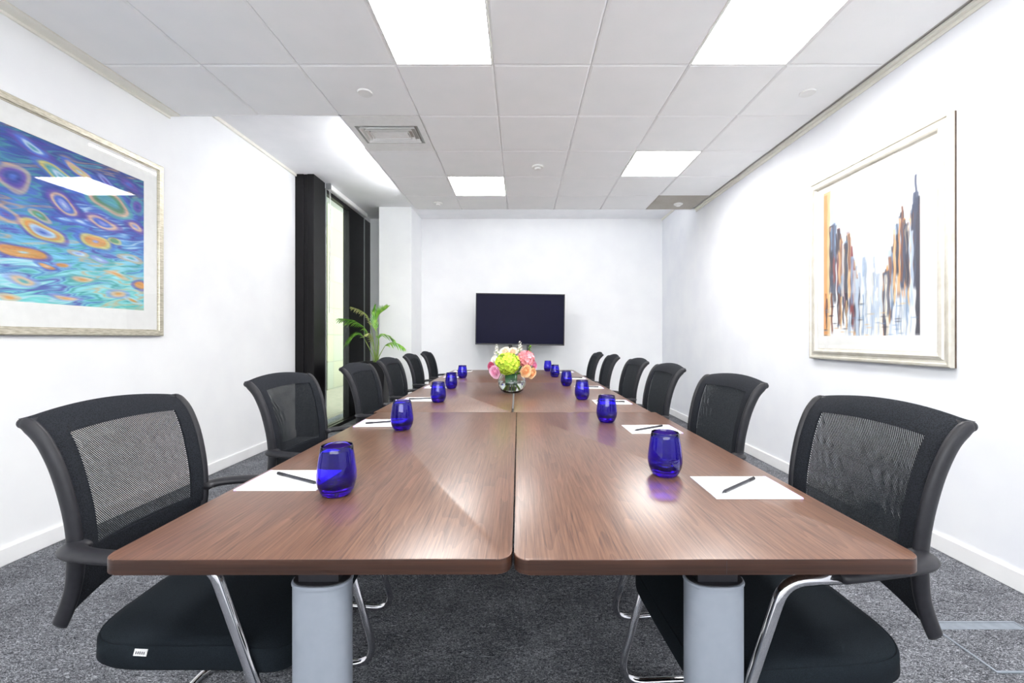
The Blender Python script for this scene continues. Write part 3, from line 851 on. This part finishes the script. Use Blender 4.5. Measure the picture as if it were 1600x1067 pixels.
FL = [('green_hydrangea', 'hydra', M_FG, 793.4, 568, 3.27, .090, 'lime green hydrangea head in the centre of the bouquet', 'flower'),
      ('pink_hydrangea', 'hydra', M_FP, 821.5, 560.5, 3.31, .066, 'coral pink hydrangea head at the right of the bouquet', 'flower'),
      ('rose', 'rose', M_FO, 821.5, 580, 3.22, .046, 'open peach rose at the lower right of the bouquet', 'flower'),
      ('rose', 'rose', M_FO, 831, 583, 3.27, .040, 'smaller peach rose behind the open one at the lower right edge', 'flower'),
      ('rose', 'rose', M_FR, 773.5, 581, 3.24, .048, 'soft pink rose at the lower left of the bouquet', 'flower'),
      ('rose', 'rose', M_FM, 767.5, 573, 3.29, .036, 'deep pink rose at the far left edge of the bouquet', 'flower'),
      ('rose', 'rose', M_FC, 789, 549, 3.34, .042, 'cream pink rose at the top of the bouquet', 'flower'),
      ('rose', 'rose', M_FC, 801, 549, 3.37, .036, 'pale cream rose behind the top of the bouquet', 'flower'),
      ('rose', 'rose', M_FW, 772.5, 562, 3.31, .034, 'white rose at the left above the pink roses', 'flower'),
      ('rose', 'rose', M_FR, 835, 571, 3.34, .030, 'small pale pink rose at the right edge under the coral hydrangea', 'flower'),
      ('snapdragon', 'spray', M_FW, 776, 546.5, 3.33, .045, 'white flower spray at the upper left of the bouquet', 'flower'),
      ('snapdragon', 'spray', M_FW, 812.5, 541.5, 3.34, .045, 'white flower spray rising highest above the bouquet', 'flower'),
      ('leafy_sprig', 'sprig', M_FG, 828, 549, 3.36, .04, 'yellow green leafy sprig behind the coral hydrangea', 'foliage')]
for nm, kd, m_, px_, py_, d, r_, lb, cat in FL:
    x, z = px2(px_, py_, d)
    t = thing(nm, lb, cat, (x, d, z), 0, 'flowers in the glass vase')
    bm = bmesh.new()
    if kd == 'hydra': hydrangea(bm, r_, 95 if r_ > .08 else 62, .024 if r_ > .08 else .020); hn = 'flower_head'
    elif kd == 'rose':
        ax = Vector((x-VXc, -.16 if d < 3.3 else -.12, z-(TZ+.20)))
        rose(bm, r_, ax); hn = 'flower_head'
        cv = bmesh.ops.create_icosphere(bm, subdivisions=2, radius=r_*0.35)['verts']
    elif kd == 'spray':
        hn = 'flower_head'
        for k in range(16):
            zz = -r_+2*r_*k/16; a = k*2.4
            o = Vector((math.cos(a)*.010*(1.5-k/16), math.sin(a)*.010*(1.5-k/16), zz))
            for q in range(3): petal(bm, o, Vector((0,0,1)), .017*(1.2-k/20), Vector((math.cos(a+q-1), math.sin(a+q-1), .6)), .9, .3)
    else:
        hn = 'leaves'
        for k in range(12):
            a = k*2.4; zz = -r_+2*r_*k/12
            petal(bm, Vector((0,0,zz)), Vector((0,0,1)), .024, Vector((math.cos(a), math.sin(a), .7)), .6, .2)
    build(hn, bm, m_, t, True)
    sp_ = [Vector(p)-Vector((x, d, z)) for p in stem_path((x, d, z-r_*0.3))]
    bm = bmesh.new(); sweep(bm, catmull(sp_, 6), 0.0032, 7); build('stem', bm, M_STEM, t, True)
t = thing('leafy_sprig', 'broad dark green leaf tucked into the vase below the green hydrangea', 'foliage', (VXc-.005, VYc-.052, TZ+.145), 0, 'flowers in the glass vase')
bm = bmesh.new()
for a, tl in ((0, 0), (.75, .1), (-.75, .1)):
    rows = []
    for k in range(8):
        h = k/7; ww = math.sin(PI*(0.12+0.88*h)**.8)*.042
        rows.append([bm.verts.new(Vector((math.sin(a)*h*.055+q*ww*math.cos(a), .004*q*q-0.012*math.sin(h*PI)+.02*abs(a), -h*.082+q*ww*math.sin(a)))) for q in (-1, -.5, 0, .5, 1)])
    for A, B in zip(rows, rows[1:]):
        for q in range(4): bm.faces.new((A[q], A[q+1], B[q+1], B[q]))
build('leaf', bm, M_LEAF, t, True)

# ------------------------------------------------------------------ television on stand
t = thing('television', 'large black flat television on a two-pole stand before the back wall', 'television', (-.003, 6.42, 1.445), 0)
t.rotation_euler = (0, R(0.8), R(0.6))
M_SCREEN = mat('tv_screen', (24,24,48), 0.3, spec=0.06); speckle(M_SCREEN, (18,18,40), (20,20,44), 2)
M_GLOSSB = mat('tv_bezel', (18,18,22), 0.3); speckle(M_GLOSSB, (15,15,18), (22,22,26), 20)
hw_, hh_ = .67, .387
bm = bmesh.new()
for b in ((-hw_,hw_,hh_-.012,hh_), (-hw_,hw_,-hh_,-hh_+.02), (-hw_,-hw_+.012,-hh_+.02,hh_-.012), (hw_-.012,hw_,-hh_+.02,hh_-.012)):
    box(bm, b[0], b[1], -.03, .005, b[2], b[3], .002, 1)
build('bezel', bm, M_GLOSSB, t)
bm = bmesh.new(); box(bm, -hw_+.0122, hw_-.0122, -.024, .004, -hh_+.0202, hh_-.0122); build('screen', bm, M_SCREEN, t)
bm = bmesh.new(); box(bm, -hw_+.03, hw_-.03, .005, .03, -hh_+.03, hh_-.03, .01, 2); box(bm, -.35, .35, .03, .055, -.25, .2, .01, 2); build('rear_housing', bm, M_GLOSSB, t)
t = thing('television_stand', 'black two-pole floor stand carrying the television', 'stand', (.0, 6.55, 0))
for x in (-.155, .125):
    bm = bmesh.new(); box(bm, x-.027, x+.027, -.02, .02, .04, 1.75, .004, 2); build('pole', bm, M_GLOSSB, t)
bm = bmesh.new(); box(bm, -.34, .32, -.065, -.022, 1.38, 1.50, .003, 1); build('mounting_plate', bm, M_GLOSSB, t)
bm = bmesh.new(); box(bm, -.45, .42, -.25, .22, .01, .04, .008, 2); build('base', bm, M_GLOSSB, t)

# ------------------------------------------------------------------ palm in planter
PXc, PYc = -2.00, 5.86
t = thing('planter', 'tall tapered square black planter beside the window', 'planter', (PXc, PYc, 0))
M_PLANT = mat('planter_gloss', (18,18,21), 0.4, spec=.3); speckle(M_PLANT, (16,16,19), (22,22,25), 6)
bm = bmesh.new()
def sq(r, z): return [bm.verts.new((x, y, z)) for x, y in rrect(-r, r, -r, r, .012, 3)]
rs = [sq(.125, 0), sq(.19, .835), sq(.195, .84), sq(.180, .84), sq(.172, .79)]
for A, B in zip(rs, rs[1:]):
    n = len(A)
    for k in range(n): bm.faces.new((A[k], A[(k+1)%n], B[(k+1)%n], B[k]))
bm.faces.new(list(reversed(rs[0])))
build('pot', bm, M_PLANT, t, True, 35)
M_SOIL = mat('soil', (50,38,28), 0.95); speckle(M_SOIL, (38,28,20), (66,50,38), 60)
bm = bmesh.new(); box(bm, -.17, .17, -.17, .17, .76, .79); build('soil', bm, M_SOIL, t)
M_PALM = mat('palm_leaf', (98,160,52), 0.45); speckle(M_PALM, (84,160,44), (160,210,84), 14, 2)
M_PALMD = mat('dry_palm_leaf', (190,196,130), 0.55); speckle(M_PALMD, (176,190,104), (214,206,160), 14, 2)
M_PSTEM = mat('palm_stalk', (130,160,70), 0.5); speckle(M_PSTEM, (116,150,60), (150,174,90), 20)
t = thing('palm', 'green feather-leaved palm growing from the tall black planter', 'plant', (PXc, PYc, .79))
def P3(x, y, dy=0): 
    d = PYc+dy
    return Vector(((x-VX)*d/F-PXc, dy, CZ-(y-HY)*d/F-.79))
FR = [([(588,560,0), (588,535,.0), (587.7,507.5,.02), (592,492,.03), (603,483,.05)], 22, .19, M_PALM, 'up'),
      ([(586,560,.03), (583,530,.05), (575,497,.10), (565,486,.14), (547,479,.2)], 22, .12, M_PALMD, 'n'),
      ([(586,560,-.03), (580,535,-.04), (570.5,513.5,-.06), (552,501,-.08), (530,498,-.10)], 22, .14, M_PALM, 'n'),
      ([(584,560,-.04), (576,542,-.08), (564,522,-.12), (551,524,-.16), (540,536,-.2)], 20, .12, M_PALM, 'n'),
      ([(590,560,.02), (592,540,.03), (593,524,.04), (605,524,.08), (616,531,.1)], 20, .11, M_PALM, 'n'),
      ([(591,560,-.02), (597,548,-.04), (605,537.5,-.06), (618,536,-.10), (632,544,-.12)], 20, .10, M_PALM, 'n'),
      ([(587,560,.02), (585,545,.03), (580,528,-.02), (576,521,-.08), (572,522,-.14)], 14, .09, M_PALMD, 'n'),
      ([(589,560,.05), (591,530,.10), (586,505,.16), (582,490,.2), (585,478,.24)], 18, .11, M_PALM, 'up')]
for pts, nl, ll, m_, kd in FR:
    path = catmull([P3(*p) for p in pts], 8)
    path[0] = Vector((path[0].x, path[0].y, -.005)); 
    bm = bmesh.new(); m = len(path)
    sweep(bm, path, [0.006-0.0045*q/(m-1) for q in range(m)], 6)
    fr = build('frond_stalk', bm, M_PSTEM, t, True)
    bm = bmesh.new()
    s0 = int(m*.42)
    nl = int(nl*1.3)
    for k in range(nl):
        f = k/(nl-1); idx = min(m-2, int(s0+(m-2-s0)*f)); p = path[idx]; tg_ = (path[idx+1]-path[idx]).normalized()
        for sd in (-1, 1):
            side = tg_.cross(Vector((0, 0, 1)));
            if side.length < .2: side = tg_.cross(Vector((0, 1, 0)))
            side.normalize(); side = (side*.6+Vector((0, 0, .5)) if kd == 'up' else side*.5)
            sdir = (side*(sd if kd != 'up' else 1) + tg_*(.9+.6*f) + (Vector((0.25*sd, .3*sd, 0.3)) if kd == 'up' else Vector((0, 0, random.uniform(-.55, .15) if sd > 0 else random.uniform(-.1, .5))))).normalized()
            ln = ll*(math.sin(PI*(.25+.7*f))*.6+.45)*random.uniform(.85, 1.1)
            wv = tg_.cross(sdir).cross(sdir); wv = wv.normalized() if wv.length > .01 else Vector((0, 1, 0))
            rows = []
            for q in range(6):
                h = q/5; c = p+sdir*(ln*h)+Vector((0, 0, -ln*.55*h*h if kd != 'up' else -ln*.12*h*h))
                ww = .0070*math.sin(PI*min(1, .15+.85*h))**.7 if q < 5 else .0003
                rows.append((bm.verts.new(c-wv*ww), bm.verts.new(c+Vector((0,0,-.0015))), bm.verts.new(c+wv*ww)))
            for A, B in zip(rows, rows[1:]):
                bm.faces.new((A[0], A[1], B[1], B[0])); bm.faces.new((A[1], A[2], B[2], B[1]))
    build('leaflets', bm, m_, fr, True)

# ------------------------------------------------------------------ pictures
def colour_grid(name, s0, s1, z0, z1, ns, nz_, fn, X, parent, flip, locoff):
    """flat canvas in the YZ plane with a painted colour attribute"""
    S = np.linspace(s0, s1, ns); Zz = np.linspace(z0, z1, nz_)
    verts = [(X, s, z) for z in Zz for s in S]
    faces = []
    for a in range(nz_-1):
        for b in range(ns-1):
            i = a*ns+b
            faces.append((i, i+1, i+ns+1, i+ns) if flip else (i, i+ns, i+ns+1, i+1))
    me = bpy.data.meshes.new(name); me.from_pydata(verts, [], faces)
    ca = me.color_attributes.new('paint', 'FLOAT_COLOR', 'POINT')
    SS, ZZ = np.meshgrid(S, Zz)
    C_ = fn(SS, ZZ)            # (nz, ns, 3) in 0..255
    c = np.clip(C_, 0, 255)/255.0
    c = np.where(c <= 0.04045, c/12.92, ((c+0.055)/1.055)**2.4)
    full = np.ones((nz_*ns, 4), dtype=np.float32); full[:, :3] = c.reshape(-1, 3)
    ca.data.foreach_set('color', full.ravel())
    m = mat(name+'_paint', (255,255,255), 0.6)
    at = N(m, 'ShaderNodeAttribute', attribute_name='paint'); L(m, at.outputs['Color'], bsdf(m).inputs['Base Color'])
    return link(name, me, m, parent)

rng = np.random.default_rng(5)
def fbm(S, Z, fs, fz, seed, octv=3):
    r_ = np.random.default_rng(seed); out = np.zeros_like(S); amp = 1
    for o in range(octv):
        for _ in range(4):
            a, b = r_.normal(0, 1, 2); ph = r_.uniform(0, 6.28)
            out += amp*np.sin(a*fs*S+b*fz*Z+ph)
        fs *= 2; fz *= 2; amp *= .55
    return out/4
def lp(px_, py_):
    d = 2.65*F/(VX-px_); return d, CZ+(HY-py_)*d/F
def left_paint(S, Z):
    wS = S+0.034*fbm(S, Z, 9, 16, 1, 2); wZ = Z+0.020*fbm(S, Z, 11, 15, 2, 2)
    t_ = np.clip((Z-1.357)/.90, 0, 1)[..., None]
    t_ = np.clip(t_+0.10*fbm(S, Z, 7, 14, 3)[..., None], 0, 1)
    stops = [(0, (120,214,214)), (.2, (150,222,232)), (.4, (110,190,228)), (.58, (66,110,196)), (.8, (48,88,160)), (1, (44,66,142))]
    C_ = np.zeros(S.shape+(3,))
    for (a, ca), (b, cb) in zip(stops, stops[1:]):
        f = np.clip((t_-a)/(b-a), 0, 1); msk = (t_ >= a)*(t_ <= b)
        C_ = np.where(msk, np.array(ca)*(1-f)+np.array(cb)*f, C_)
    # flowing bands
    band = fbm(wS, wZ, 9, 40, 4, 3)
    for th, wd, colr, al in ((.35, .12, (72,60,168), .75), (-.15, .10, (60,158,160), .75), (.75, .10, (196,226,240), .8), (-.6, .10, (236,170,110), .55), (.1, .07, (44,84,178), .6), (-.95, .12, (90,190,180), .7)):
        k = np.exp(-((band-th)/wd)**2)[..., None]*al
        C_ = C_*(1-k)+np.array(colr)*k
    OR, PE, YE, LI, TE, BL, DB, WH, GR, PU = (240,150,60), (240,190,150), (232,206,110), (150,160,226), (84,170,176), (70,104,208), (40,60,150), (200,222,240), (96,150,90), (104,70,170)
    E = [(95,316,42,17,.30,[WH,LI,BL,PE,PU,DB]), (82,275,46,15,.28,[TE,WH,TE,YE,BL]), (41,229,40,12,.3,[TE,WH,BL,PU]), (163,312,50,26,.25,[TE,TE,GR,PE,TE,BL]),
         (117,268,30,9,.3,[WH,YE,PE,BL]), (159,347,32,11,.2,[LI,BL,PE,PU]), (62,359,42,16,.28,[BL,LI,WH,OR,YE,PU]), (148,378,36,14,.1,[LI,OR,OR,YE,BL]),
         (29,396,46,14,.08,[WH,OR,OR,OR,PU]), (89,417,17,6,.05,[OR,OR,LI]), (122,438,26,6,-.1,[OR,PE,TE]), (179,460,22,8,.05,[OR,PE,LI]), (211,446,16,8,.05,[OR,OR,PU]),
         (99,465,28,5,.1,[OR,PE,LI]), (198,404,18,7,.05,[TE,WH,PE]), (178,378,11,5,0,[GR,GR,YE]), (12,277,24,22,.1,[BL,DB,PU,PE]), (12,464,20,6,.05,[OR,PE]), (207,355,22,9,.2,[LI,PE,PU]),
         (66,420,24,5,.15,[PE,OR,BL]), (200,290,26,10,.2,[BL,PU,DB]), (160,283,24,7,.3,[PU,LI,DB]), (30,440,30,8,.05,[TE,PE,LI]), (150,405,26,7,.1,[WH,LI,TE]), (60,335,20,7,.3,[TE,GR,PE]),
         (125,345,20,7,.2,[WH,BL]), (5,330,30,12,.3,[PU,BL,PE]), (115,395,20,6,.1,[LI,WH,PE]), (210,320,14,16,0,[DB,PU,TE]), (175,430,20,4,.2,[OR,PE]), (205,470,16,4,.1,[OR,WH])]
    for k in range(26):   # the part of the canvas beyond the frame's left edge
        d, z = rng.uniform(1.3, 2.1), rng.uniform(1.4, 2.2)
        x = VX-2.65*F/d; E.append((x, HY-(z-CZ)*F/d, 60, 22, .2, [[OR,PE,LI], [TE,WH,BL], [BL,LI,PU,PE]][k % 3]))
    for (px_, py_, rx, ry, sl, cols) in E:
        d, z = lp(px_, py_); kx = 2.65*F/d**2
        a = rx/kx; b = ry*d/F
        ds = wS-d; dz = wZ-z+sl*ds*1.0
        rr = np.sqrt((ds/a)**2+(dz/b)**2)
        n = len(cols); idx = rr*n
        for q, cc in enumerate(cols):
            k = np.clip(1.25-np.abs(idx-(q+.35))*1.25, 0, 1)*np.clip((1.08-rr)*9, 0, 1)*(0.80 if q < n-1 else .6)
            C_ = C_*(1-k[..., None])+np.array(cc)*k[..., None]
    C_ += (14*fbm(wS, wZ, 60, 160, 9, 3))[..., None]
    return C_
def right_paint(S, Z):
    px_ = 2.3*F/S+VX; py_ = HY-(Z-CZ)*F/S
    C_ = np.ones(S.shape+(3,))*np.array((246,246,248.))
    C_ += (5*fbm(S, Z, 20, 6, 11, 2))[..., None]
    r_ = np.random.default_rng(21)
    zt = lambda px, py: (2.3*F/(px-VX), CZ+(HY-py)*(2.3*F/(px-VX))/F)
    def stroke(px, py0, py1, w, col, al=.9, jag=.3):
        nonlocal C_
        s, z0 = zt(px, py1); _, z1 = zt(px, py0)
        ww = w*s*s/(2.3*F)
        e = np.abs(S-s+0.003*np.sin(Z*40+px)) ; k = np.clip((ww/2-e)/(ww*.25)+.5, 0, 1)*np.clip((z1-Z)/.012+.5, 0, 1)*np.clip((Z-z0)/.03+.5, 0, 1)*al
        C_ = C_*(1-k[..., None])+np.array(col)*k[..., None]
    DK, DB, OR, OC, BL, LB, CR, BR, RD = (46,44,58), (58,66,92), (226,150,84), (236,190,130), (120,148,186), (190,206,226), (244,232,210), (120,72,56), (132,56,56)
    # pale reflections in the middle
    for k in range(150):
        x = r_.uniform(1325, 1428); y = r_.uniform(400, 500)
        stroke(x, y, min(524, y+r_.uniform(20, 110)), r_.uniform(1.5, 5), [LB, BL, (214,222,232), (150,166,190), CR, (232,238,242)][r_.integers(6)], r_.uniform(.3, .75))
    # left bank
    stroke(1295, 296, 524, 12, OC, .95); stroke(1293, 306, 524, 7, OR, .9); stroke(1304, 312, 480, 5, LB, .8)
    prof_ = [(1303, 352), (1309, 345), (1316, 362), (1323, 382), (1330, 358), (1336, 392), (1341, 420), (1346, 440)]
    for k in range(110):
        x = r_.uniform(1302, 1345); top = np.interp(x, [p[0] for p in prof_], [p[1] for p in prof_])+abs(r_.normal(0, 12))
        stroke(x, top, top+r_.uniform(25, 110), r_.uniform(2, 5.5), [DK, DB, OR, OC, BL, LB, BR, DK, RD, DB][r_.integers(10)], r_.uniform(.6, .95))
    for k in range(16):
        x = r_.uniform(1291, 1330); stroke(x, r_.uniform(455, 470), r_.uniform(490, 522), r_.uniform(1, 3), [DK, BR, OC][r_.integers(3)], .8)
    # right bank
    prof_ = [(1386, 425), (1394, 395), (1401, 360), (1408, 340), (1414, 322), (1420, 352), (1427, 330), (1434, 306), (1443, 306)]
    for k in range(130):
        x = r_.uniform(1386, 1434); top = np.interp(x, [p[0] for p in prof_], [p[1] for p in prof_])+abs(r_.normal(0, 16))
        stroke(x, top, top+r_.uniform(30, 110), r_.uniform(2, 6), [DK, DB, OR, OC, LB, BL, DK, CR, BR, DB][r_.integers(10)], r_.uniform(.6, .95))
    stroke(1414, 322, 440, 3, BR, .9); stroke(1434, 300, 450, 5, DB, .9); stroke(1440, 306, 524, 9, DK, .97); stroke(1436, 272, 304, 3.5, DB, .9); stroke(1436, 300, 330, 7, DB, .85)
    stroke(1443, 306, 524, 2, RD, .6); stroke(1430, 360, 480, 4, LB, .8)
    C_ = C_*.88+np.array((246,247,250))*.12
    C_ += (7*fbm(S, Z, 90, 30, 12, 2))[..., None]
    # lower canvas gets horizontal dabs
    for k in range(40):
        s0_ = r_.uniform(2.45, 3.18); z0_ = r_.uniform(1.18, 1.40); k_ = np.exp(-((S-s0_)/.02)**2-((Z-z0_)/.004)**2)*.6
        C_ = C_*(1-k_[..., None])+np.array([DK, OC, BL][r_.integers(3)])*k_[..., None]
    return C_

M_SILVER = mat('silver_gilt_frame', (196,190,172), 0.38, 0.45)
speckle(M_SILVER, (176,170,150), (214,208,192), 26, 4, coords(M_SILVER, (1, 1, 6)))
M_CHAMP = mat('champagne_frame', (218,213,202), 0.35, 0.4); speckle(M_CHAMP, (210,205,192), (226,222,212), 14, 3)
M_FSIDE = mat('frame_side', (86,66,52), 0.5); speckle(M_FSIDE, (74,56,44), (98,78,62), 20)
M_MATB = mat('mat_board', (244,243,241), 0.85); speckle(M_MATB, (243,242,240), (247,246,244), 20)

def picture(name_label, wall, s0, s1, z0, z1, fw, steps, m_frame, img, fn, ns, nz_):
    """wall = 'L' or 'R'; profile steps = list of (inset, height above wall)"""
    X = XL if wall == 'L' else XR; sg = 1 if wall == 'L' else -1
    t = thing('framed_picture', name_label, 'picture', (X, (s0+s1)/2, (z0+z1)/2))
    cy, cz = (s0+s1)/2, (z0+z1)/2; hs, hz = (s1-s0)/2, (z1-z0)/2
    bm = bmesh.new(); rings = []
    for ins, h in steps:
        rings.append([bm.verts.new((sg*h, y, z)) for y, z in ((-hs+ins, -hz+ins), (hs-ins, -hz+ins), (hs-ins, hz-ins), (-hs+ins, hz-ins))])
    for q, (A, B) in enumerate(zip(rings, rings[1:])):
        for k in range(4):
            f = bm.faces.new((A[k], A[(k+1)%4], B[(k+1)%4], B[k])); f.material_index = 1 if q == 0 else 0
    build('frame', bm, [m_frame, M_FSIDE], t)
    ii = steps[-1][0]; a, b, c, d = img
    hb = steps[-1][1]
    # mat board: ring with a bevelled window
    bm = bmesh.new()
    o = [(-hs+ii-.002, -hz+ii-.002), (hs-ii+.002, -hz+ii-.002), (hs-ii+.002, hz-ii+.002), (-hs+ii-.002, hz-ii+.002)]
    i1 = [(a-cy, c-cz), (b-cy, c-cz), (b-cy, d-cz), (a-cy, d-cz)]
    A = [bm.verts.new((sg*(hb+.004), y, z)) for y, z in o]; B = [bm.verts.new((sg*(hb+.004), y, z)) for y, z in i1]
    C_ = [bm.verts.new((sg*(hb+.0015), y, z)) for y, z in i1]; D = [bm.verts.new((sg*(hb-.001), y, z)) for y, z in o]
    for P_, Q_ in ((A, B), (B, C_), (A, D)):
        for k in range(4): bm.faces.new((P_[k], P_[(k+1)%4], Q_[(k+1)%4], Q_[k]))
    build('mat_board', bm, M_MATB, t)
    cv = colour_grid('canvas', a, b, c, d, ns, nz_, fn, 0, t, wall == 'R', None)
    me = cv.data
    for v_ in me.vertices: v_.co = (sg*(hb+.0016), v_.co.y-cy, v_.co.z-cz)
    bm = bmesh.new(); y, z = hs-ii+.003, hz-ii+.003
    quad(bm, [(sg*(hb+.007), -y, -z), (sg*(hb+.007), y, -z), (sg*(hb+.007), y, z), (sg*(hb+.007), -y, z)])
    build('glazing', bm, M_PICGLASS, t)
    return t
picture('large framed abstract painting of blue, teal and orange ripples on the left wall', 'L', 1.50, 3.125, 1.18, 2.42, .05,
        [(0, 0.0), (0, .026), (.006, .032), (.036, .030), (.040, .022), (.044, .022), (.046, .012)], M_SILVER, (1.66, 2.975, 1.357, 2.262), left_paint, 420, 260)
picture('tall framed abstract painting of a hazy city street on the right wall', 'R', 2.24, 3.34, 1.005, 2.365, .09,
        [(0, 0.0), (0, .010), (.001, .030), (.008, .036), (.018, .036), (.024, .028), (.040, .026), (.046, .034), (.060, .038), (.070, .034), (.078, .020), (.084, .016)], M_CHAMP, (2.424, 3.195, 1.18, 2.245), right_paint, 300, 300)

# ------------------------------------------------------------------ floor box
t = thing('floor_box', 'square floor socket box with grey rim and carpeted lid on the right', 'floor box', (1.84, 1.61, 0))
M_FB = mat('floor_box_grey', (122,130,140), 0.45); speckle(M_FB, (116,124,134), (130,138,148), 30)
bm = bmesh.new(); W2, H2 = .185, .135; r_ = .010
for b in ((-W2,W2,-H2,-H2+r_), (-W2,W2,H2-r_,H2), (-W2,-W2+r_,-H2+r_,H2-r_), (W2-r_,W2,-H2+r_,H2-r_)): box(bm, *b, 0.0, .004, .001, 1)
build('rim', bm, M_FB, t)
bm = bmesh.new(); box(bm, -W2+r_+.001, W2-r_-.001, H2-.050, H2-r_-.001, 0, .003, .0008, 1); build('hinge_flap', bm, M_FB, t)
bm = bmesh.new(); box(bm, -W2+r_+.001, W2-r_-.001, -H2+r_+.001, H2-.051, 0, .0035, .0008, 1); build('carpet_lid', bm, M_CARPET, t)

# ------------------------------------------------------------------ world, daylight, colour management
wd = bpy.data.worlds.new('world'); SC.world = wd; wd.use_nodes = True
bg = wd.node_tree.nodes['Background']; bg.inputs['Color'].default_value = (0.97, 0.99, 1.0, 1); bg.inputs['Strength'].default_value = 2.6
SC.view_settings.view_transform = 'Standard'; SC.view_settings.look = 'None'
SC.view_settings.gamma = 1; SC.view_settings.use_curve_mapping = False
SC.view_settings.exposure = 1.9
SC.cycles.max_bounces = 14; SC.cycles.diffuse_bounces = 8; SC.cycles.glossy_bounces = 6; SC.cycles.transmission_bounces = 12; SC.cycles.transparent_max_bounces = 16
SC.cycles.caustics_reflective = False; SC.cycles.caustics_refractive = True; SC.cycles.blur_glossy = 0.5
SC.cycles.sample_clamp_indirect = 6
SC.cycles.use_denoising = True
